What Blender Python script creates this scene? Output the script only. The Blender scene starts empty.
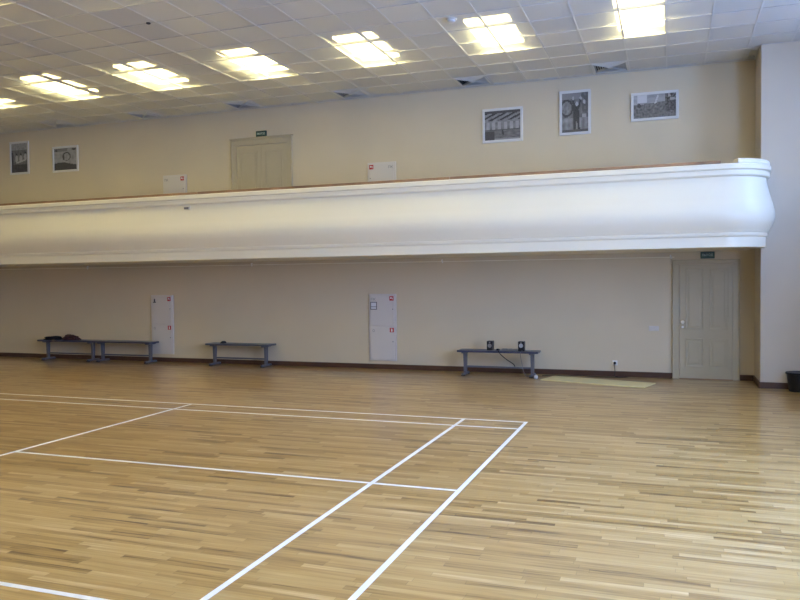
import bpy, bmesh, math, random
from mathutils import Vector, Matrix, noise
random.seed(7)
SC = bpy.context.scene
COL = SC.collection
PI = math.pi

# ------------------------------------------------------------------ tuning
SKY = 23.0
SKY_COL = (0.455, 0.67, 1.24)
LAMP = 18.5
LAMP_COL = (1.0, 0.84, 0.35)
EXPOSURE = 0.06

# ------------------------------------------------------------------ room dims (metres, from the court)
WY = 4.52          # far wall
WL, WR, WF = -16.0, 4.7, -13.5
CZ = 5.187         # suspended ceiling
TOP = 6.0
BY = 2.7           # balcony front plane
BEND = 2.905       # balcony right end (fascia)
BZ = 2.118         # balcony underside
PX, PY = 2.885, 3.70   # pier left side, pier front

# ------------------------------------------------------------------ materials
def new_mat(name):
    m = bpy.data.materials.new(name); m.use_nodes = True
    nt = m.node_tree
    return m, nt, nt.nodes['Principled BSDF'], nt.nodes['Material Output']

def plain(name, col, rough=0.5, spec=0.4, metal=0.0, var=0.0, scale=8.0, bump=0.0):
    m, nt, b, o = new_mat(name)
    b.inputs['Base Color'].default_value = (*col, 1)
    b.inputs['Roughness'].default_value = rough
    b.inputs['Metallic'].default_value = metal
    b.inputs['Specular IOR Level'].default_value = spec
    if var or bump:
        tc = nt.nodes.new('ShaderNodeTexCoord')
        n = nt.nodes.new('ShaderNodeTexNoise'); n.inputs['Scale'].default_value = scale
        n.inputs['Detail'].default_value = 5
        nt.links.new(tc.outputs['Object'], n.inputs['Vector'])
        if var:
            r = nt.nodes.new('ShaderNodeValToRGB')
            r.color_ramp.elements[0].position = 0.3; r.color_ramp.elements[1].position = 0.7
            r.color_ramp.elements[0].color = (*[c*(1-var) for c in col], 1)
            r.color_ramp.elements[1].color = (*[min(1, c*(1+var)) for c in col], 1)
            nt.links.new(n.outputs['Fac'], r.inputs['Fac'])
            nt.links.new(r.outputs['Color'], b.inputs['Base Color'])
        if bump:
            bp = nt.nodes.new('ShaderNodeBump'); bp.inputs['Strength'].default_value = bump
            bp.inputs['Distance'].default_value = 0.01
            nt.links.new(n.outputs['Fac'], bp.inputs['Height'])
            nt.links.new(bp.outputs['Normal'], b.inputs['Normal'])
    return m

M = {}
M['wall'] = plain('cream wall paint', (0.62, 0.535, 0.395), 0.55, 0.3, var=0.02, scale=1.3)
M['pier'] = plain('daylight-tinted wall paint', (0.565, 0.505, 0.425), 0.55, 0.3, var=0.02, scale=1.3)  # wall paint made darker and bluer, window light put into the colour
M['balcony'] = plain('white balcony plaster', (0.80, 0.748, 0.62), 0.4, 0.4, var=0.012, scale=1.0)
M['door'] = plain('pale olive door paint', (0.465, 0.405, 0.285), 0.42, 0.4, var=0.03, scale=3)
M['cabinet'] = plain('white enamelled steel', (0.63, 0.59, 0.56), 0.35, 0.45)
M['base'] = plain('brown baseboard varnish', (0.085, 0.042, 0.028), 0.35, 0.4, var=0.15, scale=6)
M['railwood'] = plain('varnished handrail wood', (0.30, 0.175, 0.10), 0.4, 0.4, var=0.25, scale=4)
M['line'] = plain('white court paint', (0.86, 0.86, 0.87), 0.4, 0.4, var=0.03, scale=12)
M['seat'] = plain('navy bench seat', (0.045, 0.052, 0.10), 0.3, 0.5, var=0.1, scale=9)
M['seat2'] = plain('grey blue bench seat', (0.085, 0.095, 0.125), 0.3, 0.5, var=0.1, scale=9)
M['legs'] = plain('slate blue steel', (0.125, 0.126, 0.150), 0.4, 0.4)
M['black'] = plain('black plastic', (0.012, 0.012, 0.015), 0.4, 0.4)
M['bin'] = plain('black bin plastic', (0.010, 0.011, 0.015), 0.45, 0.35)
M['cone'] = plain('pale speaker cone', (0.42, 0.42, 0.44), 0.4, 0.4)
M['red'] = plain('red sticker', (0.50, 0.03, 0.035), 0.45)
M['white'] = plain('white plastic', (0.80, 0.79, 0.78), 0.4)
M['inkgrey'] = plain('grey ink', (0.20, 0.20, 0.21), 0.6)
M['dark'] = plain('dark ink', (0.03, 0.03, 0.035), 0.6)
M['paper'] = plain('notice paper', (0.66, 0.68, 0.74), 0.6)
M['sign'] = plain('dark green exit sign', (0.018, 0.055, 0.045), 0.35)
M['signtext'] = plain('pale exit lettering', (0.55, 0.66, 0.60), 0.5)
M['metal'] = plain('satin chrome', (0.75, 0.73, 0.70), 0.42, 0.5, metal=1.0)
M['mat'] = plain('pale yellow foam', (0.76, 0.67, 0.36), 0.6, 0.3, var=0.05, scale=7)
M['cloth1'] = plain('black cloth', (0.012, 0.012, 0.018), 0.8, 0.2, var=0.3, scale=14)
M['cloth2'] = plain('dark maroon cloth', (0.060, 0.026, 0.030), 0.8, 0.2, var=0.4, scale=18)
M['cloth3'] = plain('brown wood board', (0.16, 0.085, 0.04), 0.6, 0.3, var=0.2, scale=10)
M['frame'] = plain('white picture frame', (0.66, 0.66, 0.66), 0.4)
M['grid'] = plain('white ceiling bar', (0.59, 0.585, 0.58), 0.4)
M['slab'] = plain('grey plenum concrete', (0.42, 0.41, 0.40), 0.8, 0.2, var=0.12, scale=1.5)
M['vent'] = plain('white vent metal', (0.58, 0.58, 0.57), 0.45)
M['ventdark'] = plain('grey duct interior', (0.03, 0.03, 0.03), 0.7)
M['winframe'] = plain('white window frame', (0.8, 0.8, 0.8), 0.4)

def lamp_mat():
    m, nt, b, o = new_mat('glowing lamp diffuser')
    b.inputs['Base Color'].default_value = (0.9, 0.9, 0.88, 1)
    b.inputs['Emission Color'].default_value = (*LAMP_COL, 1)
    b.inputs['Emission Strength'].default_value = LAMP
    return m
M['lamp'] = lamp_mat()
M['lampoff'] = plain('unlit opal diffuser', (0.85, 0.84, 0.80), 0.3)

def tile_mat():
    m, nt, b, o = new_mat('open mesh ceiling tile')
    nt.nodes.remove(b)
    tc = nt.nodes.new('ShaderNodeTexCoord')
    sep = nt.nodes.new('ShaderNodeSeparateXYZ'); nt.links.new(tc.outputs['Object'], sep.inputs[0])
    def math_(op, a, bb):
        n = nt.nodes.new('ShaderNodeMath'); n.operation = op
        for i, v in enumerate((a, bb)):
            if v is None: continue
            if isinstance(v, (int, float)): n.inputs[i].default_value = v
            else: nt.links.new(v, n.inputs[i])
        return n.outputs[0]
    fx = math_('FLOOR', math_('DIVIDE', math_('SUBTRACT', sep.outputs[0], GX0), GSX), None)
    fy = math_('FLOOR', math_('DIVIDE', math_('SUBTRACT', sep.outputs[1], GY0), GSY), None)
    cmb = nt.nodes.new('ShaderNodeCombineXYZ'); nt.links.new(fx, cmb.inputs[0]); nt.links.new(fy, cmb.inputs[1])
    wn = nt.nodes.new('ShaderNodeTexWhiteNoise'); wn.noise_dimensions = '2D'; nt.links.new(cmb.outputs[0], wn.inputs['Vector'])
    ramp = nt.nodes.new('ShaderNodeValToRGB')
    ramp.color_ramp.elements[0].color = (0.73, 0.725, 0.71, 1); ramp.color_ramp.elements[1].color = (0.79, 0.785, 0.77, 1)
    nt.links.new(wn.outputs['Value'], ramp.inputs['Fac'])
    df = nt.nodes.new('ShaderNodeBsdfDiffuse'); nt.links.new(ramp.outputs['Color'], df.inputs['Color'])
    gl = nt.nodes.new('ShaderNodeBsdfGlossy'); gl.inputs['Roughness'].default_value = 0.35
    gl.inputs['Color'].default_value = (0.8, 0.8, 0.8, 1)
    mg = nt.nodes.new('ShaderNodeMixShader'); mg.inputs[0].default_value = 0.06
    nt.links.new(df.outputs[0], mg.inputs[1]); nt.links.new(gl.outputs[0], mg.inputs[2])
    tl = nt.nodes.new('ShaderNodeBsdfTranslucent'); tl.inputs['Color'].default_value = (0.64, 0.69, 0.80, 1)
    m1 = nt.nodes.new('ShaderNodeMixShader'); m1.inputs[0].default_value = 0.12
    nt.links.new(mg.outputs[0], m1.inputs[1]); nt.links.new(tl.outputs[0], m1.inputs[2])
    tr = nt.nodes.new('ShaderNodeBsdfTransparent')
    m2 = nt.nodes.new('ShaderNodeMixShader'); m2.inputs[0].default_value = 0.22
    nt.links.new(m1.outputs[0], m2.inputs[1]); nt.links.new(tr.outputs[0], m2.inputs[2])
    nt.links.new(m2.outputs[0], o.inputs['Surface'])
    return m
GX0, GSX = 0.96, 0.5835
GY0, GSY = 2.615, 0.605
M['tile'] = tile_mat()

def glass_mat():
    m, nt, b, o = new_mat('clear window glass')
    nt.nodes.remove(b)
    tr = nt.nodes.new('ShaderNodeBsdfTransparent'); tr.inputs[0].default_value = (0.93, 0.96, 0.97, 1)
    gl = nt.nodes.new('ShaderNodeBsdfGlossy'); gl.inputs['Roughness'].default_value = 0.02
    mx = nt.nodes.new('ShaderNodeMixShader'); mx.inputs[0].default_value = 0.06
    nt.links.new(tr.outputs[0], mx.inputs[1]); nt.links.new(gl.outputs[0], mx.inputs[2])
    nt.links.new(mx.outputs[0], o.inputs['Surface'])
    return m
M['glass'] = glass_mat()

def floor_mat():
    m, nt, b, o = new_mat('varnished strip parquet')
    L = nt.links
    tc = nt.nodes.new('ShaderNodeTexCoord')
    sep = nt.nodes.new('ShaderNodeSeparateXYZ'); L.new(tc.outputs['Object'], sep.inputs[0])
    def mt(op, a, bb=None, c=None):
        n = nt.nodes.new('ShaderNodeMath'); n.operation = op
        for i, v in enumerate((a, bb, c)):
            if v is None: continue
            if isinstance(v, (int, float)): n.inputs[i].default_value = v
            else: L.new(v, n.inputs[i])
        return n.outputs[0]
    W = 0.055
    ry = mt('DIVIDE', sep.outputs[1], W); row = mt('FLOOR', ry)
    wr = nt.nodes.new('ShaderNodeTexWhiteNoise'); wr.noise_dimensions = '1D'; L.new(row, wr.inputs['W'])
    ln = mt('MULTIPLY_ADD', wr.outputs['Value'], 0.35, 0.55)
    off = mt('MULTIPLY', wr.outputs['Value'], 37.3)
    rx = mt('ADD', mt('DIVIDE', sep.outputs[0], ln), off); colm = mt('FLOOR', rx)
    cv = nt.nodes.new('ShaderNodeCombineXYZ'); L.new(colm, cv.inputs[0]); L.new(row, cv.inputs[1])
    wn = nt.nodes.new('ShaderNodeTexWhiteNoise'); wn.noise_dimensions = '2D'; L.new(cv.outputs[0], wn.inputs['Vector'])
    # grain
    gv = nt.nodes.new('ShaderNodeCombineXYZ')
    L.new(mt('MULTIPLY', sep.outputs[0], 2.2), gv.inputs[0]); L.new(mt('MULTIPLY', sep.outputs[1], 38.0), gv.inputs[1])
    L.new(mt('MULTIPLY', wn.outputs['Value'], 20.0), gv.inputs[2])
    ns = nt.nodes.new('ShaderNodeTexNoise'); ns.inputs['Scale'].default_value = 1.0; ns.inputs['Detail'].default_value = 4
    L.new(gv.outputs[0], ns.inputs['Vector'])
    fac = mt('ADD', mt('MULTIPLY', wn.outputs['Value'], 0.62), mt('MULTIPLY_ADD', ns.outputs['Fac'], 1.0, -0.28))
    rp = nt.nodes.new('ShaderNodeValToRGB'); cr = rp.color_ramp
    cr.elements[0].position = 0.10; cr.elements[0].color = (0.165, 0.083, 0.025, 1)
    cr.elements[1].position = 1.0; cr.elements[1].color = (0.67, 0.485, 0.245, 1)
    for p, c in ((0.26, (0.345, 0.20, 0.061)), (0.5, (0.47, 0.292, 0.098)), (0.78, (0.53, 0.355, 0.145))):
        e = cr.elements.new(p); e.color = (*c, 1)
    L.new(fac, rp.inputs['Fac'])
    # seams between strips
    fy = mt('FRACT', ry); fx = mt('FRACT', rx)
    sy = mt('MINIMUM', fy, mt('SUBTRACT', 1.0, fy))
    sx = mt('MINIMUM', fx, mt('SUBTRACT', 1.0, fx))
    g1 = mt('GREATER_THAN', sy, 0.018); g2 = mt('GREATER_THAN', sx, 0.0025)
    seam = mt('MULTIPLY_ADD', mt('MULTIPLY', g1, g2), 0.3, 0.7)
    mx = nt.nodes.new('ShaderNodeMix'); mx.data_type = 'RGBA'; mx.blend_type = 'MULTIPLY'; mx.inputs[0].default_value = 1.0
    L.new(rp.outputs['Color'], mx.inputs[6]); L.new(seam, mx.inputs[7])
    L.new(mx.outputs[2], b.inputs['Base Color'])
    b.inputs['Roughness'].default_value = 0.30
    b.inputs['Specular IOR Level'].default_value = 0.5
    b.inputs['Coat Weight'].default_value = 0.55
    b.inputs['Coat Roughness'].default_value = 0.075
    return m
M['floor'] = floor_mat()

def attr_mat():
    m, nt, b, o = new_mat('monochrome photographic print')
    a = nt.nodes.new('ShaderNodeAttribute'); a.attribute_name = 'tone'
    nt.links.new(a.outputs['Color'], b.inputs['Base Color'])
    b.inputs['Roughness'].default_value = 0.35
    return m
M['photo'] = attr_mat()

# ------------------------------------------------------------------ mesh helpers
def link(name, bm, mat, parent=None, smooth=False, loc=None):
    me = bpy.data.meshes.new(name)
    bmesh.ops.recalc_face_normals(bm, faces=bm.faces)
    bm.to_mesh(me); bm.free()
    if mat is not None: me.materials.append(M[mat])
    if smooth:
        for p in me.polygons: p.use_smooth = True
        try: me.set_sharp_from_angle(angle=math.radians(35))
        except Exception: pass
    o = bpy.data.objects.new(name, me); COL.objects.link(o)
    if parent is not None: o.parent = parent
    if loc is not None: o.location = loc
    return o

def box(bm, a, b, bev=0.0, seg=2):
    x0, y0, z0 = a; x1, y1, z1 = b
    vs = [bm.verts.new(p) for p in ((x0,y0,z0),(x1,y0,z0),(x1,y1,z0),(x0,y1,z0),(x0,y0,z1),(x1,y0,z1),(x1,y1,z1),(x0,y1,z1))]
    fs = [bm.faces.new([vs[i] for i in f]) for f in ((0,3,2,1),(4,5,6,7),(0,1,5,4),(1,2,6,5),(2,3,7,6),(3,0,4,7))]
    if bev:
        es = {e for f in fs for e in f.edges}
        bmesh.ops.bevel(bm, geom=list(es), offset=bev, segments=seg, affect='EDGES', profile=0.5)
    return bm
def B(): return bmesh.new()

def tube(bm, pts, r, n=8, caps=True):
    pts = [Vector(p) for p in pts]; rings = []
    for i, p in enumerate(pts):
        t = (pts[min(i+1, len(pts)-1)] - pts[max(i-1, 0)]).normalized()
        up = Vector((0,0,1)) if abs(t.z) < 0.95 else Vector((1,0,0))
        u = t.cross(up).normalized(); v = t.cross(u).normalized()
        rr = r[i] if isinstance(r, (list, tuple)) else r
        rings.append([bm.verts.new(p + u*math.cos(2*PI*k/n)*rr + v*math.sin(2*PI*k/n)*rr) for k in range(n)])
    for a, b in zip(rings, rings[1:]):
        for k in range(n): bm.faces.new((a[k], a[(k+1)%n], b[(k+1)%n], b[k]))
    if caps:
        bm.faces.new(rings[0][::-1]); bm.faces.new(rings[-1])
    return bm

def lathe(bm, prof, c=(0,0,0), axis='Z', n=24):
    c = Vector(c); rings = []
    for r, h in prof:
        ring = []
        for k in range(n):
            a = 2*PI*k/n; p = Vector((math.cos(a)*r, math.sin(a)*r, h))
            if axis == 'Y': p = Vector((p.x, -h, p.y))
            ring.append(bm.verts.new(c+p))
        rings.append(ring)
    for a, b in zip(rings, rings[1:]):
        for k in range(n): bm.faces.new((a[k], a[(k+1)%n], b[(k+1)%n], b[k]))
    bm.faces.new(rings[0][::-1]); bm.faces.new(rings[-1])
    return bm

def prism(bm, poly, y0, y1):        # polygon in (x,z) extruded along y
    a = [bm.verts.new((x, y0, z)) for x, z in poly]; b = [bm.verts.new((x, y1, z)) for x, z in poly]
    bm.faces.new(a); bm.faces.new(b[::-1]); n = len(poly)
    for k in range(n): bm.faces.new((a[k], b[k], b[(k+1)%n], a[(k+1)%n]))
    return bm

def text_mesh(name, body, height, mat, parent, loc, width=None):
    cu = bpy.data.curves.new(name, 'FONT'); cu.body = body; cu.size = 1.0; cu.extrude = 0.004
    cu.align_x = 'CENTER'; cu.align_y = 'CENTER'
    ob = bpy.data.objects.new(name, cu); COL.objects.link(ob)
    dg = bpy.context.evaluated_depsgraph_get(); dg.update()
    me = bpy.data.meshes.new_from_object(ob.evaluated_get(dg))
    bpy.data.objects.remove(ob); bpy.data.curves.remove(cu)
    xs = [v.co.x for v in me.vertices]; ys = [v.co.y for v in me.vertices]
    sy = height/(max(ys)-min(ys)); sx = (width/(max(xs)-min(xs))) if width else sy
    mx, my = (max(xs)+min(xs))/2, (max(ys)+min(ys))/2
    for v in me.vertices:
        x, y, z = v.co; v.co = ((x-mx)*sx, -z*0.3, (y-my)*sy)
    me.materials.clear(); me.materials.append(M[mat])
    o = bpy.data.objects.new(name, me); COL.objects.link(o); o.parent = parent; o.location = loc
    return o

def empty(name, loc=(0,0,0), rz=0):
    o = bpy.data.objects.new(name, None); COL.objects.link(o); o.location = loc; o.rotation_euler = (0,0,rz)
    o.empty_display_size = 0.1
    return o
def tag(o, label, cat, group=None):
    o['label'] = label; o['category'] = cat
    if group: o['group'] = group
    return o
def struct(o, label=None, cat=None):
    o['kind'] = 'structure'
    if label: o['label'] = label
    if cat: o['category'] = cat
    return o
def dup(root, loc, label, group):
    r = root.copy(); COL.objects.link(r); r.location = loc; r['label'] = label
    if group: r['group'] = group
    for ch in list(root.children):
        c = ch.copy(); COL.objects.link(c); c.parent = r
        for g in list(ch.children):
            d = g.copy(); COL.objects.link(d); d.parent = c
    return r

# ------------------------------------------------------------------ room shell
T = 0.25
struct(link('floor', box(B(), (WL, WF, -0.12), (WR, WY, 0)), 'floor'), 'pale varnished strip parquet sports floor', 'floor')
struct(link('wall_back', box(B(), (WL-T, WY, -0.12), (WR+T, WY+T, TOP+.2)), 'wall'), 'long cream wall carrying the balcony and doors', 'wall')
struct(link('wall_left', box(B(), (WL-T, WF, -0.12), (WL, WY, TOP+.2)), 'wall'), 'cream end wall at the far left', 'wall')
struct(link('wall_front', box(B(), (WL-T, WF-T, -0.12), (WR+T, WF, TOP+.2)), 'wall'), 'cream wall behind the viewer', 'wall')
# pier
struct(link('wall_pier', box(B(), (PX, PY, 0), (WR, WY, TOP), 0.006, 1), 'pier'), 'pale pier projecting beside the right hand door', 'wall')
# right wall with windows
wins = [(-6.4, -4.2, 0.95, 4.65), (-3.4, -1.2, 0.95, 4.65), (1.45, 2.35, 2.9, 4.65)]
bm = B()
yp = WF
for ya, yb, za, zb in wins:
    box(bm, (WR, yp, -0.12), (WR+T, ya, TOP+.2))
    box(bm, (WR, ya, -0.12), (WR+T, yb, za)); box(bm, (WR, ya, zb), (WR+T, yb, TOP+.2)); yp = yb
box(bm, (WR, yp, -0.12), (WR+T, WY, TOP+.2))
struct(link('wall_right', bm, 'wall'), 'cream window wall on the right', 'wall')
for i, (a, b, SILL, HEAD) in enumerate(wins):
    w = struct(empty(f'window_{i+1}', (WR+0.12, (a+b)/2, SILL)), 'tall white framed window in the right wall', 'window')
    h = HEAD-SILL; hw = (b-a)/2; f = B(); t = 0.06
    box(f, (-.04, -hw, 0), (.04, -hw+t, h)); box(f, (-.04, hw-t, 0), (.04, hw, h))
    box(f, (-.04, -hw+t, 0), (.04, hw-t, t)); box(f, (-.04, -hw+t, h-t), (.04, hw-t, h))
    box(f, (-.03, -.03, t), (.03, .03, h-t)); box(f, (-.03, -hw+t, h*.62), (.03, hw-t, h*.62+.05))
    link('window_frame', f, 'winframe', w)
    link('glass_pane', box(B(), (-.004, -hw+t, t), (.004, hw-t, h-t)), 'glass', w)
    link('window_sill', box(B(), (-.20, -hw-.05, -.03), (-.04, hw+.05, 0.0), .008), 'winframe', w)
    ld = bpy.data.lights.new('window_daylight_portal', 'AREA'); ld.shape = 'RECTANGLE'; ld.size = b-a; ld.size_y = h
    ld.cycles.is_portal = True
    lo = bpy.data.objects.new('window_daylight_portal', ld); COL.objects.link(lo)
    lo.location = (WR+T+0.02, (a+b)/2, (SILL+HEAD)/2)
    lo.rotation_euler = Matrix(((0,0,1),(1,0,0),(0,1,0))).to_euler()   # local -Z looks to -X
# concrete above the suspended ceiling
struct(link('ceiling_slab', box(B(), (WL, WF, TOP), (WR, WY, TOP+.2)), 'slab'), 'grey concrete above the mesh ceiling', 'ceiling')

# baseboards
def baseboard(name, a, b):
    return struct(link(name, box(B(), a, b, 0.004, 1), 'base'), None, None)
DR0, DR1 = 1.63, 2.665          # right door outer frame
baseboard('baseboard_back', (WL, WY-.022, 0), (DR0, WY, .092))
baseboard('baseboard_corner', (DR1, WY-.022, 0), (PX-.02, WY, .092))
baseboard('baseboard_pier_side', (PX-.022, PY-.022, 0), (PX, WY, .092))
baseboard('baseboard_pier', (PX-.0, PY-.022, 0), (WR, PY, .092))
baseboard('baseboard_right', (WR-.022, WF, 0), (WR, PY-.022, .092))
baseboard('baseboard_left', (WL, WF, 0), (WL+.022, WY-.022, .092))

# ------------------------------------------------------------------ suspended ceiling
kx0 = math.floor((WL-GX0)/GSX); kx1 = math.ceil((WR-GX0)/GSX)
ky0 = math.floor((WF-GY0)/GSY); ky1 = math.ceil((WY-GY0)/GSY)
vent_cols = [3, -1, -5, -9, -13, -17, -21]; vent_row = 2
bm = B()
cl = lambda v, lo, hi: max(lo, min(hi, v))
for i in range(kx0, kx1):
    for j in range(ky0, ky1):
        if j == vent_row and i in vent_cols: continue
        xa, xb = cl(GX0+i*GSX, WL, WR), cl(GX0+(i+1)*GSX, WL, WR)
        ya, yb = cl(GY0+j*GSY, WF, WY), cl(GY0+(j+1)*GSY, WF, WY)
        if xb-xa < .01 or yb-ya < .01: continue
        if xa >= PX-.01 and ya >= PY-.01: continue
        xa += .010; xb -= .010; ya += .019; yb -= .019
        vs = [bm.verts.new(p) for p in ((xa,ya,CZ),(xb,ya,CZ),(xb,yb,CZ),(xa,yb,CZ))]
        bm.faces.new(vs)
ceil = struct(link('ceiling', bm, 'tile'), 'suspended ceiling of square pale mesh tiles', 'ceiling')
bm = B()
for i in range(kx0+1, kx1):
    x = GX0+i*GSX
    if x < WL or x > WR: continue
    ye = WY if x < PX else PY
    box(bm, (x-.011, WF, CZ-.006), (x+.011, ye, CZ-.001)); box(bm, (x-.002, WF, CZ+.001), (x+.002, ye, CZ+.038))
for j in range(ky0+1, ky1):
    y = GY0+j*GSY
    if y < WF or y > WY: continue
    xe = WR if y < PY else PX
    box(bm, (WL, y-.011, CZ-.0065), (xe, y+.011, CZ-.0012)); box(bm, (WL, y-.002, CZ+.001), (xe, y+.002, CZ+.038))
struct(link('trim_1', bm, 'grid'), 'white metal bars of the ceiling grid', 'trim')
bm = B(); box(bm, (WL, WY-.025, CZ-.012), (PX, WY, CZ-.007)); box(bm, (PX-.025, PY, CZ-.012), (PX, WY-.025, CZ-.007)); box(bm, (PX, PY-.025, CZ-.012), (WR, PY, CZ-.007))
struct(link('trim_2', bm, 'grid'), 'white edge angle of the ceiling along the wall', 'trim')

# vents
def make_vent():
    r = empty('ceiling_vent')
    h = GSX/2-.012; hy = GSY/2-.012
    f = B()
    for s in (-1, 1):
        box(f, (-h, s*hy-(.03 if s > 0 else 0), -.012), (h, s*hy+(.03 if s < 0 else 0), .004))
        box(f, (s*h-(.03 if s > 0 else 0), -hy+.03, -.012), (s*h+(.03 if s < 0 else 0), hy-.03, .004))
    link('vent_frame', f, 'vent', r)
    link('vent_box', box(B(), (-h+.005, -hy+.005, .10), (h-.005, hy-.005, .12)), 'ventdark', r)
    k = B()
    for s in (-1, 1):
        box(k, (-h+.004, s*(hy-.008)-.004, .004), (h-.004, s*(hy-.008)+.004, .10))
        box(k, (s*(h-.008)-.004, -hy+.012, .004), (s*(h-.008)+.004, hy-.012, .10))
    link('vent_sleeve', k, 'ventdark', r)
    g = B(); e = .038
    for a in (PI/4, 3*PI/4):
        R = Matrix.Rotation(a, 3, 'Z'); hl = math.hypot(h, hy)-.04
        v8 = [g.verts.new(R @ Vector(p)) for p in ((-hl,-.008,-.010),(hl,-.008,-.010),(hl,.008,-.010),(-hl,.008,-.010),(-hl,-.008,.028),(hl,-.008,.028),(hl,.008,.028),(-hl,.008,.028))]
        for f4 in ((0,3,2,1),(4,5,6,7),(0,1,5,4),(1,2,6,5),(2,3,7,6),(3,0,4,7)): g.faces.new([v8[i] for i in f4])
    box(g, (-e, -e, -.012), (e, e, -.0085))
    link('vent_ribs', g, 'vent', r)
    # four triangular sets of slanted blades
    for q in range(4):
        bl = B(); R = Matrix.Rotation(q*PI/2, 3, 'Z')
        for n in range(6):
            d = 0.045 + n*0.036                      # distance from centre
            w = d-0.006
            pts = [(-w, d, -.008), (w, d, -.008), (w, d+.026, .022), (-w, d+.026, .022)]
            lo = [bl.verts.new(R @ Vector(p)) for p in pts]
            hi = [bl.verts.new(R @ Vector((p[0], p[1]+.003, p[2]+.003))) for p in pts]
            bl.faces.new(lo); bl.faces.new(hi[::-1])
            for a in range(4): bl.faces.new((lo[a], lo[(a+1)%4], hi[(a+1)%4], hi[a]))
        link('vent_blades', bl, 'vent', r)
    return r
vlab = ['square louvred ceiling vent in the corner beside the pale pier',
        'square louvred ceiling vent above the gap between the tall and the wide pictures',
        'square louvred ceiling vent above and just left of the landscape picture nearest the room middle',
        'square louvred ceiling vent above the right half of the upper cabinet near mid room',
        'square louvred ceiling vent above the upper double door',
        'square louvred ceiling vent between the upper double door and the two left pictures',
        'square louvred ceiling vent above the two left pictures, farthest left of the vents']
v0 = None
for i, lab in zip(vent_cols, vlab):
    loc = (GX0+(i+.5)*GSX, GY0+(vent_row+.5)*GSY, CZ)
    if v0 is None:
        v0 = make_vent(); v0.location = loc; tag(v0, lab, 'vent', 'ceiling vents along the wall')
    else: dup(v0, loc, lab, 'ceiling vents along the wall')

# lamps
def make_lamp(lit):
    r = empty('ceiling_lamp')
    link('lamp_diffuser', box(B(), (-.31, -.61, .098), (.31, .61, .125)), 'lamp' if lit else 'lampoff', r)
    hs = link('lamp_housing', box(B(), (-.325, -.625, .126), (.325, .625, .185), .012), 'white', r)
    for x, y in ((.33, -.55), (.33, 0.0), (.33, .55), (-.33, -.55)):
        c = B()
        pts = [(x, y, .10), (x+.012, y, .16), (x+.02, y, .24)] + [(x+.02-.03+.03*math.cos(a), y, .24+.03*math.sin(a)) for a in (.5, 1.0, 1.6, 2.2, 2.8, 3.3)]
        tube(c, pts, .006, 6); link('hook', c, 'white', r, True)
    for y in (-.45, .45):
        link('hanging_rod', tube(B(), [(0, y, .18), (0, y, TOP-CZ+.01)], .006, 6), 'vent', r)
    return r
lamp_x = [1.2-2.0*i for i in range(8)]
lit = make_lamp(True)
names = ['lit ceiling lamp above the two rightmost pictures', 'lit ceiling lamp between the smoke detector and the corner pier lamp',
         'lit ceiling lamp left of the smoke detector, right of centre above the upper cabinet', 'lit ceiling lamp above the right side of the upper double door',
         'lit ceiling lamp left of the upper double door, third lit lamp from the left edge', 'lit ceiling lamp above the two left pictures, nearest whole lamp to the left edge',
         'lit ceiling lamp cut by the left edge of the picture', 'lit ceiling lamp beyond the left edge of the picture']
names = ['lit ceiling lamp farthest right, above the tall picture', 'second lit ceiling lamp from the right, just right of the smoke detector',
         'third lit ceiling lamp from the right, left of the smoke detector', 'fourth lit ceiling lamp from the right, above the upper double door',
         'fifth lit ceiling lamp from the right, just left of the upper double door', 'sixth lit ceiling lamp from the right, above the two left pictures',
         'lit ceiling lamp cut off by the left edge of the picture', 'lit ceiling lamp beyond the left edge of the picture']
for i, x in enumerate(lamp_x):
    loc = (x, 1.97, CZ)
    if i == 0: lit.location = loc; tag(lit, names[0], 'ceiling lamp', 'lit lamps in the row by the wall')
    else: dup(lit, loc, names[i], 'lit lamps in the row by the wall')
for yy, t in ((-2.26, 'second lit row'), (-6.5, 'third lit row'), (-10.7, 'fourth lit row')):  # last two rows are unseen, added to light the hall
    for i, x in enumerate(lamp_x):
        dup(lit, (x, yy, CZ), 'lit ceiling lamp overhead behind the picture edge, unseen and kept for its light', 'lit lamps overhead beyond the picture edge')
off = make_lamp(False)
for i, (x, lab) in enumerate(((-5.4, 'unlit ceiling lamp behind the mesh beside the black ceiling dot'), (-7.4, 'unlit ceiling lamp behind the mesh near the upper left picture edge'), (-3.4, 'unlit ceiling lamp behind the mesh at the top edge left of the middle'), (-1.4, 'unlit ceiling lamp behind the mesh cut by the top edge near the smoke detector'))):
    loc = (x, -.25, CZ)
    if i == 0: off.location = loc; tag(off, lab, 'ceiling lamp', 'unlit lamps behind the mesh')
    else: dup(off, loc, lab, 'unlit lamps behind the mesh')

# smoke detector and black ceiling spot
sd = tag(empty('smoke_detector', (-1.16, .91, CZ-.006)), 'round white smoke detector on the ceiling', 'smoke detector')
link('detector_base', lathe(B(), [(.075, 0), (.075, -.012), (.062, -.016)]), 'grid', sd, True)
link('detector_cap', lathe(B(), [(.055, -.0165), (.055, -.035), (.035, -.046), (.012, -.048)]), 'grid', sd, True)
tag(link('ceiling_sensor', lathe(B(), [(.03, 0), (.03, -.012), (.012, -.02)]), 'dark', None, True, (-4.99, -.43, CZ-.001)), 'small black round sensor on a ceiling tile', 'sensor')

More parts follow.
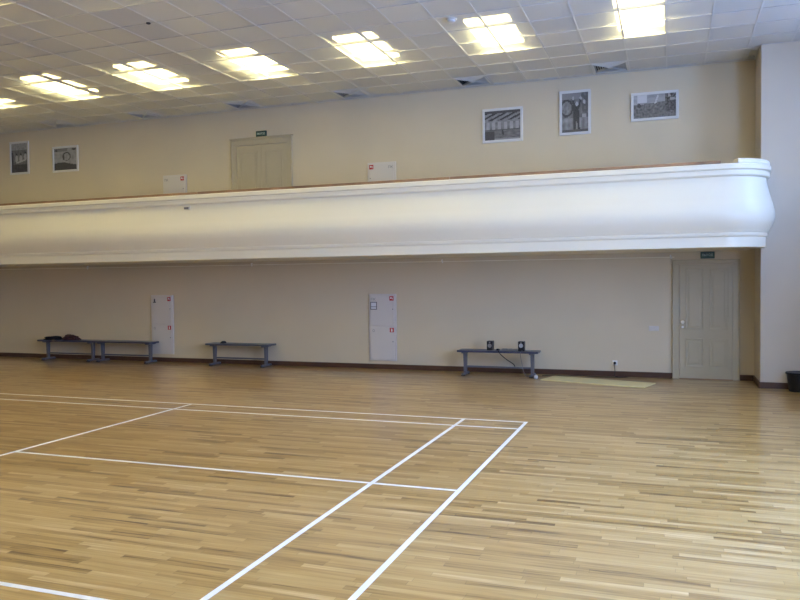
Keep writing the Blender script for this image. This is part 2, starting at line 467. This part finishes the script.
# ------------------------------------------------------------------ balcony
def sm(pts, n=6):           # catmull-rom through belly points
    out = []
    P = [pts[0]] + pts + [pts[-1]]
    for i in range(1, len(P)-2):
        for k in range(n):
            t = k/n; a, b, c, d = P[i-1], P[i], P[i+1], P[i+2]
            out.append(tuple(0.5*((2*b[j]) + (-a[j]+c[j])*t + (2*a[j]-5*b[j]+4*c[j]-d[j])*t*t + (-a[j]+3*b[j]-3*c[j]+d[j])*t**3) for j in range(2)))
    out.append(pts[-1]); return out
belly = sm([(.045, 2.350), (.085, 2.425), (.117, 2.51), (.127, 2.60), (.112, 2.70), (.084, 2.80), (.048, 2.93), (.022, 3.04), (.012, 3.11)])
outer = [(0, BZ), (0.004, 2.262), (.010, 2.270), (.024, 2.274), (.030, 2.285), (.030, 2.318), (.024, 2.326), (.040, 2.332)] + belly + \
        [(.020, 3.118), (.046, 3.124), (.056, 3.138), (.056, 3.190), (.048, 3.200), (.066, 3.207), (.076, 3.220), (.076, 3.278), (.066, 3.290)]
inner = [(-.14, 3.290), (-.14, 2.30), (-.14, BZ)]
prof = outer + inner
R_ = 0.60
path = []       # (point on fascia line, outward normal)
for x in (WL, -12, -8, -4, 0, 1.2, BEND-R_): path.append((Vector((x, BY)), Vector((0, -1))))
for k in range(1, 17):
    a = -PI/2 + k/16*PI/2
    n = Vector((math.cos(a), math.sin(a))); path.append((Vector((BEND-R_, BY+R_)) + n*R_, n))
path.append((Vector((BEND, PY-.001)), Vector((1, 0))))
bm = B(); rings = []
for p, n in path:
    rings.append([bm.verts.new((p.x+n.x*o, p.y+n.y*o, z)) for o, z in prof])
for a, b in zip(rings, rings[1:]):
    for k in range(len(prof)): bm.faces.new((a[k], a[(k+1)%len(prof)], b[(k+1)%len(prof)], b[k]))
bm.faces.new(rings[0]); bm.faces.new(rings[-1][::-1])
balc = tag(empty('balcony', (-6, BY, BZ)), 'long white balcony with a bulging front and rounded end along the far wall', 'balcony')
def kid(o, root):
    o.parent = root; o.matrix_parent_inverse = Matrix.Translation(root.location).inverted(); return o
kid(link('parapet', bm, 'balcony', None, True), balc)
pl = [(WL, BY+.139)] + [(p.x-n.x*.139, p.y-n.y*.139) for p, n in path[5:]] + [(BEND-.139, WY), (WL, WY)]
bm = B(); lo = [bm.verts.new((x, y, BZ+.002)) for x, y in pl]; hi = [bm.verts.new((x, y, 2.33)) for x, y in pl]
bm.faces.new(lo); bm.faces.new(hi[::-1])
for k in range(len(pl)): bm.faces.new((lo[k], lo[(k+1)%len(pl)], hi[(k+1)%len(pl)], hi[k]))
kid(link('balcony_floor', bm, 'balcony'), balc)
# wooden handrail on the long side, white cap around the end
bm = B()
for a, b in ((WL, -11.2), (-11.19, -6.4), (-6.39, -1.7), (-1.69, 2.27)):
    box(bm, (a, BY-.058, 3.291), (b, BY+.05, 3.336), .010, 2)
hr = kid(link('handrail', bm, 'railwood'), balc); hr['label'] = 'brown wooden handrail'
bm = B(); rings = []
cp = [(.052, 3.291), (.060, 3.305), (.056, 3.345), (.040, 3.360), (-.10, 3.360), (-.12, 3.345), (-.12, 3.291)]
for p, n in [(Vector((2.42, BY)), Vector((0, -1)))] * 0 + path[9:]:
    q = p if True else p
    rings.append([bm.verts.new((p.x+n.x*o, p.y+n.y*o, z)) for o, z in cp])
for a, b in zip(rings, rings[1:]):
    for k in range(len(cp)): bm.faces.new((a[k], a[(k+1)%len(cp)], b[(k+1)%len(cp)], b[k]))
bm.faces.new(rings[0]); bm.faces.new(rings[-1][::-1])
kid(link('end_cap', bm, 'balcony', None, True), balc)
balc.location.z -= .015; balc.rotation_euler.y = -.0021      # the long front sags slightly to the left
# small fixture on the parapet front
fx = tag(empty('wall_clip', (-6.62, BY-.045, 3.03)), 'small dark metal clip on the balcony front below the double door', 'clip')
link('clip_plate', box(B(), (-.07, -.012, -.012), (.02, .035, .028), .004), 'inkgrey', fx)
link('clip_lug', tube(B(), [(.03, 0, -.02), (.05, -.012, .0), (.062, -.012, .03), (.07, 0, .035)], .012, 8), 'metal', fx, True)

# cable with hooks under the balcony
bm = B()
cz = lambda x: 2.033 + .002*math.sin(x*.9)
tube(bm, [(x, WY-.03, cz(x)) for x in [WL+.05+i*(1.66-WL-.05)/40 for i in range(41)]], .010, 6)
wc = tag(empty('wall_cable', (-6, WY, 2.03)), 'thin pale cable run along the wall under the balcony', 'cable')
kid(link('cable_run', bm, 'balcony', None, True), wc)
for x in (-10.57, -6.41, -2.38, 1.60):
    h = B(); tube(h, [(x, WY-.001, cz(x)+.03), (x, WY-.04, cz(x)+.025), (x+.012, WY-.052, cz(x)), (x+.015, WY-.04, cz(x)-.028)], .013, 8)
    kid(link('cable_clip', h, 'white', None, True), wc)

# ------------------------------------------------------------------ doors
def panel(bm, x0, x1, z0, z1, y):          # raised frame moulding and inner field, sits proud of y toward -Y
    w = .022
    for a, b in (((x0, y-.010, z0), (x1, y, z0+w)), ((x0, y-.010, z1-w), (x1, y, z1)), ((x0, y-.010, z0+w), (x0+w, y, z1-w)), ((x1-w, y-.010, z0+w), (x1, y, z1-w))):
        box(bm, a, b, .003, 1)
    box(bm, (x0+.055, y-.008, z0+.055), (x1-.055, y, z1-.055), .005, 1)
def architrave(x0, x1, z0, z1, w, wt, root):
    bm = B()
    for a, b in (((x0, WY-.035, z0), (x0+w, WY, z1-wt)), ((x1-w, WY-.035, z0), (x1, WY, z1-wt)), ((x0, WY-.035, z1-wt), (x1, WY, z1))):
        box(bm, a, b, .006, 2)
    e = .022
    for a, b in (((x0, WY-.050, z0), (x0+e, WY-.036, z1)), ((x1-e, WY-.050, z0), (x1, WY-.036, z1)), ((x0+e, WY-.050, z1-e), (x1-e, WY-.036, z1))):
        box(bm, a, b, .004, 1)
    return kid(link('door_frame', bm, 'door'), root)
d1 = struct(empty('door_1', (2.15, WY, 0)), 'closed olive cream panelled door under the balcony beside the pier', 'door')
architrave(DR0, DR1, 0, 1.985, .11, .075, d1)
bm = B(); box(bm, (1.745, WY-.022, .012), (2.555, WY-.002, 1.905))
for x0, x1 in ((1.83, 2.12), (2.20, 2.49)):
    panel(bm, x0, x1, .82, 1.84, WY-.022); panel(bm, x0, x1, .20, .68, WY-.022)
leaf = kid(link('door_leaf', bm, 'door'), d1)
bm = B(); lathe(bm, [(.026, 0), (.026, .008), (.012, .012), (.012, .04), (.026, .045), (.030, .06), (.022, .075)], (1.79, WY-.022, .95), 'Y', 16)
h = kid(link('door_handle', bm, 'metal', None, True), d1)
kid(link('key_plate', lathe(B(), [(.018, 0), (.018, .006), (.01, .008)], (1.79, WY-.022, .865), 'Y', 14), 'metal', None, True), d1)
kid(link('threshold', box(B(), (1.74, WY-.06, 0), (2.56, WY, .012), .003, 1), 'railwood'), d1)

d2 = struct(empty('door_2', (-6.15, WY, 2.33)), 'closed olive cream double door up on the balcony', 'door')
DZ = 2.332
architrave(-6.84, -5.46, DZ, 4.575, .12, .125, d2)
kid(link('door_cornice', box(B(), (-6.87, WY-.06, 4.577), (-5.43, WY, 4.605), .006, 2), 'door'), d2)
for x0, x1 in ((-6.715, -6.152), (-6.148, -5.585)):
    bm = B(); box(bm, (x0, WY-.022, DZ+.005), (x1, WY-.002, 4.445))
    panel(bm, x0+.08, x1-.08, 3.10, 4.33, WY-.022); panel(bm, x0+.08, x1-.08, DZ+.15, 2.98, WY-.022)
    kid(link('door_leaf', bm, 'door'), d2)
kid(link('door_handle', lathe(B(), [(.024, 0), (.012, .012), (.012, .05), (.026, .06), (.02, .075)], (-6.20, WY-.022, 3.3), 'Y', 14), 'metal', None, True), d2)

# exit signs
def exit_sign(x, z, w, h, lab):
    r = tag(empty('exit_sign', (x, WY, z)), lab, 'exit sign')
    link('sign_box', box(B(), (-w/2, -.035, -h/2), (w/2, 0, h/2), .004, 1), 'sign', r)
    t = text_mesh('sign_text', 'ВЫХОД', h*.42, 'signtext', r, (0, -.0365, 0), w*.76)
    return r
exit_sign(-6.145, 4.665, .235, .115, 'dark green exit sign above the double door on the balcony')
exit_sign(2.175, 2.057, .215, .11, 'dark exit sign under the balcony above the right hand door')

# ------------------------------------------------------------------ fire cabinets
def cabinet(x0, x1, z0, z1, zsplit, lab, upper, notice=False, clip=False, mirror=False):
    w = x1-x0; h = z1-z0
    r = tag(empty('fire_cabinet', ((x0+x1)/2, WY-.0025, z0)), lab, 'fire cabinet')
    bm = B(); box(bm, (-w/2, -.03, 0), (w/2, 0, h), .004, 1)
    link('cabinet_body', bm, 'cabinet', r)
    zs = zsplit-z0
    for (a, b, kind) in ((.03, zs-.012, 'low'), (zs+.012, h-.03, 'up')):
        d = link('cabinet_door', box(B(), (-w/2+.035, -.042, a), (w/2-.035, -.031, b), .004, 1), 'cabinet', r)
        s = -1 if mirror else 1
        # red sticker with white pictogram near the top corner
        sx, sz = s*(w/2-.085), b-.055; q = .042
        st = link('red_sticker', box(B(), (sx-q, -.0435, sz-q), (sx+q, -.0421, sz+q)), 'red', d); st['label'] = 'red fire sticker'
        g = B()
        if kind == 'low':
            prism(g, [(sx-.013, sz-.030), (sx+.013, sz-.030), (sx+.013, sz+.012), (sx+.006, sz+.02), (sx+.006, sz+.03), (sx-.018, sz+.026), (sx-.018, sz+.020), (sx-.006, sz+.02), (sx-.013, sz+.012)], -.0445, -.0436)
        else:
            n = 18
            prism(g, [(sx-.010+.017*math.cos(2*PI*k/n), sz+.008+.017*math.sin(2*PI*k/n)) for k in range(n)], -.0445, -.0436)
            prism(g, [(sx+.012, sz-.024), (sx+.020, sz-.024), (sx+.030, sz+.014), (sx+.020, sz+.018)], -.0445, -.0436)
        link('pictogram', g, 'white', st)
        link('door_lock', lathe(B(), [(.010, 0), (.010, .006), (.006, .008)], (s*(w/2-.062), -.042, (a+b)/2+.03), 'Y', 12), 'inkgrey', d, True)
        if not (clip and kind == 'up'):
            text_mesh('cabinet_lettering', 'ПК' if kind == 'up' else 'О', .05, 'inkgrey', d, (-s*(w/2-.10), -.0425, b-.07))
    if notice:
        nb = B(); nx, nz = -w/2+.105, h-.225; hw, hh = .068, .075
        fr = B()
        for a, b in (((nx-hw, -.047, nz-hh), (nx+hw, -.043, nz-hh+.016)), ((nx-hw, -.047, nz+hh-.016), (nx+hw, -.043, nz+hh)), ((nx-hw, -.047, nz-hh+.016), (nx-hw+.016, -.043, nz+hh-.016)), ((nx+hw-.016, -.047, nz-hh+.016), (nx+hw, -.043, nz+hh-.016)), ((nx-hw+.016, -.047, nz-.026), (nx+hw-.016, -.043, nz-.014))):
            box(fr, a, b)
        nf = link('notice_border', fr, 'legs', r); nf['label'] = 'dark bordered paper notice'
        link('notice_paper', box(B(), (nx-hw+.014, -.0445, nz-hh+.014), (nx+hw-.014, -.0425, nz+hh-.014)), 'paper', nf)
    if clip:
        c = B(); cx_, cz_ = -w/2+.11, h-.13
        box(c, (cx_-.034, -.056, cz_-.03), (cx_+.034, -.043, cz_-.012), .003, 1); box(c, (cx_-.014, -.05, cz_-.011), (cx_+.014, -.043, cz_+.05), .003, 1)
        link('hanging_seal', c, 'dark', r)
    return r
cabinet(-3.85, -3.295, .16, 1.435, .815, 'tall white fire cabinet with a dark bordered notice, on the lower wall mid room', False, notice=True)
cabinet(-8.895, -8.335, .165, 1.425, .80, 'tall white fire cabinet behind the right end of the left benches', False, clip=True)
cabinet(-8.525, -7.945, 2.68, 3.955, 3.32, 'white fire cabinet showing above the balcony left of the double door', True)
cabinet(-3.845, -3.27, 2.66, 3.935, 3.30, 'white fire cabinet showing above the balcony right of the double door', True, mirror=True)

# switch and socket
sw = tag(empty('light_switch', (1.335, WY, .835)), 'white double light switch left of the right hand door', 'switch')
link('switch_plate', box(B(), (-.082, -.010, -.043), (.082, 0, .043), .004, 2), 'cabinet', sw)
for x in (-.04, .04): link('rocker', box(B(), (x-.030, -.016, -.030), (x+.030, -.0105, .030), .003, 1), 'cabinet', sw)
so = tag(empty('wall_socket', (.70, WY, .235)), 'white wall socket above the yellow mat', 'socket')
link('socket_plate', box(B(), (-.042, -.010, -.042), (.042, 0, .042), .004, 2), 'white', so)
link('socket_well', lathe(B(), [(.026, .0105), (.026, .014), (.021, .015)], (0, 0, 0), 'Y', 16), 'white', so, True)
pc = tag(empty('power_cord', (.70, WY-.05, 0)), 'black power cord running from the wall socket along the floor to the bench', 'cord')
def cord(name, pts, r, mat, root):
    P = [Vector(p) for p in pts]; out = []
    Q = [P[0]] + P + [P[-1]]
    for i in range(1, len(Q)-2):
        for k in range(6):
            t = k/6; a, b, c, d = Q[i-1], Q[i], Q[i+1], Q[i+2]
            out.append(0.5*((2*b) + (-a+c)*t + (2*a-5*b+4*c-d)*t*t + (-a+3*b-3*c+d)*t**3))
    out.append(P[-1])
    return kid(link(name, tube(B(), out, r, 6), mat, None, True), root)
kid(link('plug', lathe(B(), [(.016, .0155), (.022, .03), (.022, .055), (.012, .065)], (.70, WY, .235), 'Y', 14), 'black', None, True), pc)
cord('cable', [(.70, WY-.064, .232), (.70, WY-.085, .19), (.705, WY-.08, .09), (.71, WY-.09, .012), (.86, WY-.12, .007), (.92, WY-.06, .007), (.80, WY-.16, .007), (.45, WY-.2, .007), (.1, WY-.10, .007), (-.12, WY-.22, .007), (-.33, WY-.17, .007), (-.50, WY-.30, .007)], .006, 'black', pc)

# ------------------------------------------------------------------ pictures
def picture(x0, x1, z0, z1, fn, lab, n=44, b=.045):
    w, h = x1-x0, z1-z0
    r = tag(empty('picture', ((x0+x1)/2, WY, (z0+z1)/2)), lab, 'picture', 'black and white pictures on the upper wall')
    bm = B()
    for a, c in (((-w/2, -.03, -h/2), (w/2, -.004, -h/2+b)), ((-w/2, -.03, h/2-b), (w/2, -.004, h/2)), ((-w/2, -.03, -h/2+b), (-w/2+b, -.004, h/2-b)), ((w/2-b, -.03, -h/2+b), (w/2, -.004, h/2-b))):
        box(bm, a, c, .004, 1)
    box(bm, (-w/2+.01, -.012, -h/2+.01), (w/2-.01, 0, h/2-.01))
    link('picture_frame', bm, 'frame', r)
    me = bpy.data.meshes.new('photograph'); m2 = max(8, int(n*h/w)) if w > h else n
    n2 = n if w > h else max(8, int(n*w/h))
    vs, fs, tones = [], [], []
    iw, ih = w-2*b, h-2*b
    for j in range(m2+1):
        for i in range(n2+1): vs.append((-iw/2+iw*i/n2, -.0135, -ih/2+ih*j/m2))
    for j in range(m2):
        for i in range(n2):
            a = j*(n2+1)+i; fs.append((a, a+1, a+n2+2, a+n2+1)); tones.append(max(.01, min(.6, .02+.9*fn((i+.5)/n2, (j+.5)/m2) + .03*noise.noise(Vector((i*.9, j*.9, 3))))))
    me.from_pydata(vs, [], fs); at = me.attributes.new('tone', 'FLOAT_COLOR', 'FACE')
    for k, t in enumerate(tones): at.data[k].color = (t, t, t*1.06, 1)
    me.materials.append(M['photo'])
    o = bpy.data.objects.new('photograph', me); COL.objects.link(o); o.parent = r
    return r
def nz(u, v, s, k): return noise.noise(Vector((u*s, v*s, k)))
def ell(u, v, cu, cv, a, b): return ((u-cu)/a)**2 + ((v-cv)/b)**2 < 1
def seg(u, v, x0, y0, x1, y1, w):
    dx, dy = x1-x0, y1-y0; t = max(0, min(1, ((u-x0)*dx+(v-y0)*dy)/(dx*dx+dy*dy)))
    return math.hypot(u-x0-t*dx, v-y0-t*dy) < w
def f_hall(u, v):                       # a hall interior with dark roof beams
    t = .20 + .12*nz(u, v, 7, 1)
    if v > .62: t = .26 + .1*nz(u, v, 9, 2)
    for k in range(-1, 5):
        if abs((v-.75) - (u-.28*k)*.55) < .035 and v > .66: t = .03
    if v > .92: t = .06
    if .35 < v < .62 and abs((u*6) % 1-.5) < .28: t = .36 + .08*nz(u, v, 11, 4)
    if .32 < v < .37: t = .07
    if v < .32: t = .15 + .10*nz(u, v*2, 8, 3)
    if v < .06: t = .30
    if v < .3 and u < .28: t = .05
    if seg(u, v, .52, .18, .5, .3, .03): t = .04
    return t
def f_stand(u, v):                      # a figure standing with both arms raised before an arch
    t = .15 + .10*nz(u, v, 6, 11)
    if v > .84: t = .24
    if ell(u, v, .18, .62, .22, .20): t = .20 + .12*nz(u, v, 12, 5)
    if ell(u, v, .18, .62, .25, .23) and not ell(u, v, .18, .62, .19, .17): t = .045
    if u > .72: t = .10 + .22*max(0, nz(u, v, 9, 6)) + (.24 if v < .45 and abs(u-.86) < .08 else 0)
    if v < .36: t = .22 + .14*nz(u, v, 8, 7)
    if seg(u, v, .47, .08, .48, .6, .05) or seg(u, v, .64, .08, .60, .6, .045) or seg(u, v, .55, .35, .56, .62, .085): t = .035
    if seg(u, v, .47, .62, .44, .80, .035) or seg(u, v, .64, .62, .70, .80, .035): t = .04
    if ell(u, v, .44, .87, .04, .05) or ell(u, v, .72, .86, .04, .05): t = .42
    if ell(u, v, .57, .71, .055, .06): t = .5
    if ell(u, v, .86, .76, .05, .05): t = .45
    if v < .06: t = .08
    return t
def f_crowd(u, v):                      # a long row of figures under a pale roof
    t = .13 + .14*nz(u*2, v, 10, 21) + .05*nz(u, v*.2, 30, 26)
    if v > .58 + .12*u: t = .34 + .1*nz(u, v, 7, 22)
    if v > .68 and u < .32 and u > .1: t = .6
    if seg(u, v, .52, .62, .58, .95, .014): t = .66
    if u > .74 and v > .25: t = .07 + .14*nz(u*2, v, 12, 23)
    if u > .82 and v > .72 and nz(u, v, 8, 24) > -.05: t = .36
    if ell(u, v, .13, .55, .05, .1): t = .05
    if v < .16: t = .14 + .1*nz(u*2, v, 14, 25)
    return t
def f_group(u, v):                      # several seated and standing figures
    t = .15 + .10*nz(u, v, 8, 31)
    if v > .78: t = .30 + .1*nz(u, v, 14, 36)
    for cu, cv in ((.32, .5), (.58, .5), (.86, .55)):
        if ell(u, v, cu, cv-.03, .09, .12): t = .42
        if ell(u, v, cu, cv+.12, .05, .04): t = .03
    if seg(u, v, .3, .33, .85, .42, .025): t = .45
    if v < .28: t = .035 + .05*max(0, nz(u, v, 8, 32))
    if u < .12 and v < .7: t = .05
    return t
def f_yard(u, v):                       # a pale building seen across dark ground
    t = .30 + .09*nz(u, v, 8, 41)
    if v < .30 + .06*math.sin(u*5): t = .035
    elif ell(u, v, .55, .62, .18, .2) and not ell(u, v, .55, .60, .13, .17): t = .06
    elif v > .86 and u < .6: t = .18
    if seg(u, v, .42, .5, .42, .66, .03): t = .05
    if ell(u, v, .1, .9, .05, .06) or ell(u, v, .88, .93, .1, .04): t = .05
    return t
picture(-1.60, -.865, 4.15, 4.76, f_hall, 'landscape black and white picture of a hall, nearest to the room middle')
picture(-.225, .31, 4.19, 4.955, f_stand, 'tall black and white picture of a figure with raised arms')
picture(.97, 1.73, 4.335, 4.81, f_crowd, 'wide low black and white picture nearest the pier')
picture(-12.75, -12.18, 4.21, 4.96, f_group, 'tall black and white picture of several figures at the far left')
picture(-11.50, -10.77, 4.19, 4.765, f_yard, 'landscape black and white picture beside the tall far left one')

# ------------------------------------------------------------------ court lines
ct = tag(empty('court_marking', (-3, -3, 0)), 'white badminton court lines painted on the parquet', 'court lines')
def cl_(name, x0, x1, y0, y1, z=.0016):
    return kid(link(name, box(B(), (x0, y0, .0002), (x1, y1, z)), 'line'), ct)
XN = -13.4
cl_('sideline', XN, 0, -.04, 0); cl_('sideline', XN, 0, -6.1, -6.06)
cl_('singles_sideline', XN, 0, -.46, -.42, .0014); cl_('singles_sideline', XN, 0, -5.68, -5.64, .0014)
cl_('baseline', -.04, 0, -6.1, 0, .0019); cl_('baseline', XN, XN+.04, -6.1, 0, .0019)
cl_('long_service_line', -.80, -.76, -6.1, 0, .0019); cl_('long_service_line', XN+.76, XN+.80, -6.1, 0, .0019)
cl_('short_service_line', -4.72, -4.68, -6.1, 0, .0019); cl_('short_service_line', XN+4.68, XN+4.72, -6.1, 0, .0019)
cl_('centre_line', -4.72, 0, -3.07, -3.03, .0014); cl_('centre_line', XN, XN+4.72, -3.07, -3.03, .0014)

# ------------------------------------------------------------------ benches
def make_bench(L, lx, seat='seat', depth=.32, H=.45):
    r = empty('bench')
    link('seat', box(B(), (-L/2, -depth/2, H-.036), (L/2, depth/2, H), .008, 2), seat, r)
    for s in lx:
        b = B()
        prism(b, [(s-.024, .045), (s+.024, .045), (s+.034, H-.04), (s-.034, H-.04)], -.028, .028)
        box(b, (s-.04, -depth/2+.03, H-.060), (s+.04, depth/2-.03, H-.037), .004, 1)
        lg = link('leg', b, 'legs', r)
        f = B(); box(f, (s-.030, -.175, .010), (s+.030, .175, .046), .008, 2)
        ft = link('foot_bar', f, 'legs', lg)
        f = B()
        for y in (-.155, .155): box(f, (s-.034, y-.025, 0), (s+.034, y+.025, .012), .003, 1)
        link('foot_pad', f, 'black', lg)
    link('stretcher', box(B(), (lx[0]+.02, -.016, .135), (lx[1]-.02, .016, .165), .004, 1), 'legs', r)
    return r
bR = make_bench(1.43, (-.60, .595)); bR.location = (-1.24, 4.08, 0)
tag(bR, 'navy blue bench carrying two small black speakers', 'bench', 'benches along the wall')
bM = make_bench(1.46, (-.605, .585), 'seat2'); bM.location = (-6.565, 4.27, 0)
tag(bM, 'grey blue bench alone between the two lower fire cabinets', 'bench', 'benches along the wall')
bL = make_bench(1.505, (-.595, .65)); bL.location = (-10.905, 4.25, 0)
tag(bL, 'navy bench with dark clothes piled on it', 'bench', 'benches along the wall')
dup(bL, (-9.392, 4.25, 0), 'navy bench with an empty seat ending in front of the left fire cabinet', 'benches along the wall')
for o in COL.objects:
    pass
# mirror leg spread of the copied bench so its inner leg stands next to its neighbour
# speakers
def speaker(x, y, lab, ring):
    r = tag(empty('speaker', (x, y, .4505)), lab, 'speaker', 'small speakers on the bench')
    link('speaker_cabinet', box(B(), (-.053, -.06, 0), (.053, .06, .165), .006, 2), 'black', r)
    link('woofer', lathe(B(), [(.036, .0605), (.036, .064), (.030, .0645), (.012, .062)], (0, 0, .085 if ring else .095), 'Y', 20), 'cone' if not ring else 'inkgrey', r, True)
    link('tweeter', lathe(B(), [(.014, .0605), (.014, .064), (.006, .065)], (0, 0, .142), 'Y', 16), 'inkgrey', r, True)
    return r
speaker(-1.375, 4.04, 'black speaker on the navy bench, farther from the yellow mat', True)
s2 = speaker(-.825, 4.04, 'black speaker on the navy bench, with a pale cone, nearer the yellow mat', False)
# small audio box, cable heap, hanging cables
tag(link('computer_mouse', lathe(B(), [(.012, 0), (.034, .004), (.036, .016), (.024, .03), (.008, .035)]), 'black', None, True, (-1.235, 4.0, .4505)), 'small black rounded gadget beside the left speaker', 'gadget')
ch = tag(empty('audio_cable', (-1.05, 4.05, .45)), 'thin dark audio cables heaped between the speakers and hanging over the bench', 'cable')
pts = []
for k in range(40):
    a = k*.62; rr = .035+.025*math.sin(k*1.7)
    pts.append((-1.03+rr*2.3*math.cos(a)+.02*math.sin(k), 4.05+rr*math.sin(a), .466+.012*(k % 3)/2+.006*math.sin(k*2.1)))
cord('cable_heap', pts, .0055, 'inkgrey', ch)
cord('hanging_cable', [(-1.22, 3.99, .457), (-1.21, 3.93, .457), (-1.20, 3.905, .44), (-1.16, 3.90, .39), (-1.06, 3.93, .30), (-.96, 4.00, .22), (-.945, 4.05, .172)], .008, 'black', ch)
cord('hanging_cable', [(-.80, 3.972, .457), (-.81, 3.935, .457), (-.815, 3.905, .44), (-.82, 3.90, .38), (-.80, 3.92, .25), (-.78, 3.97, .10), (-.74, 4.05, .008), (-.70, 4.15, .008)], .004, 'inkgrey', ch)
# white ball
tag(link('white_ball', lathe(B(), [(.004, 0), (.018, .003), (.028, .011), (.034, .023), (.036, .036), (.034, .049), (.028, .061), (.018, .069), (.004, .072)]), 'cabinet', None, True, (-.545, 3.82, 0)), 'small white ball on the floor at the right foot of the speaker bench', 'ball')

# yellow mat
mt_ = tag(link('exercise_mat', box(B(), (-.87, -.28, 0), (.87, .28, .018), .007, 2), 'mat', None, False, (.465, 3.70, .0005)), 'pale yellow mat lying flat on the parquet near the wall socket', 'mat')
mt_.rotation_euler = (0, 0, math.radians(-16.5))

# clothes on the left bench
def lump(name, sx, sy, sz, mat, loc, seed, lab, cat, rough=.35):
    bm = B(); bmesh.ops.create_icosphere(bm, subdivisions=4, radius=1)
    for v in bm.verts:
        p = v.co.copy(); d = 1 + rough*noise.noise(p*1.6+Vector((seed, 0, 0))) + rough*.35*noise.noise(p*4.5+Vector((0, seed, 0)))
        q = Vector((math.copysign(abs(p.x)**.8, p.x)*sx*d, math.copysign(abs(p.y)**.8, p.y)*sy*d, p.z*sz*d))
        v.co = (q.x, q.y, max(q.z, -sz*.35)+sz*.35)
    o = link(name, bm, mat, None, True, loc); tag(o, lab, cat); return o
jk = lump('folded_jacket', .24, .12, .055, 'cloth1', (-11.33, 4.22, .4505), 3, 'black folded jacket lying at the left end of the left benches', 'jacket')
lump('sports_bag', .19, .115, .085, 'cloth2', (-10.85, 4.25, .4505), 9, 'dark maroon bundle of clothes beside the black jacket', 'clothes', .45)
lump('cap', .05, .05, .035, 'dark', (-6.93, 4.22, .4505), 5, 'small dark bundle on the grey blue bench', 'bundle')

# bin
bn = tag(empty('waste_bin', (3.385, 3.48, 0)), 'black waste bin on the floor against the pier, cut by the right edge', 'bin')
link('bin_body', lathe(B(), [(.135, 0), (.142, .01), (.168, .265), (.160, .265), (.135, .02)], n=32), 'bin', bn, True)
link('bin_rim', lathe(B(), [(.166, .255), (.184, .258), (.186, .278), (.176, .284), (.164, .280)], n=32), 'bin', bn, True)

# ------------------------------------------------------------------ sky, camera, view
w = bpy.data.worlds.new('World'); SC.world = w; w.use_nodes = True
bg = w.node_tree.nodes['Background']; bg.inputs['Color'].default_value = (*SKY_COL, 1); bg.inputs['Strength'].default_value = SKY

cam = bpy.data.cameras.new('camera'); co = bpy.data.objects.new('camera', cam); COL.objects.link(co)
F_, Y_, P_, R_o = 751.95, -.344527, -.0282337, -.0105481
fwd = Vector((math.sin(Y_)*math.cos(P_), math.cos(Y_)*math.cos(P_), math.sin(P_)))
rt = Vector((math.cos(Y_), -math.sin(Y_), 0)); up = rt.cross(fwd)
c, s = math.cos(R_o), math.sin(R_o)
rt, up = c*rt + s*up, -s*rt + c*up
mw = Matrix((rt, up, -fwd)).transposed().to_4x4(); mw.translation = (1.588106, -8.891135, 1.720671)
co.matrix_world = mw
cam.sensor_width = 36; cam.lens = F_*36/800; cam.clip_start = .05
SC.camera = co
vs = SC.view_settings; vs.view_transform = 'Standard'; vs.look = 'None'; vs.exposure = EXPOSURE; vs.gamma = 1; vs.use_curve_mapping = False
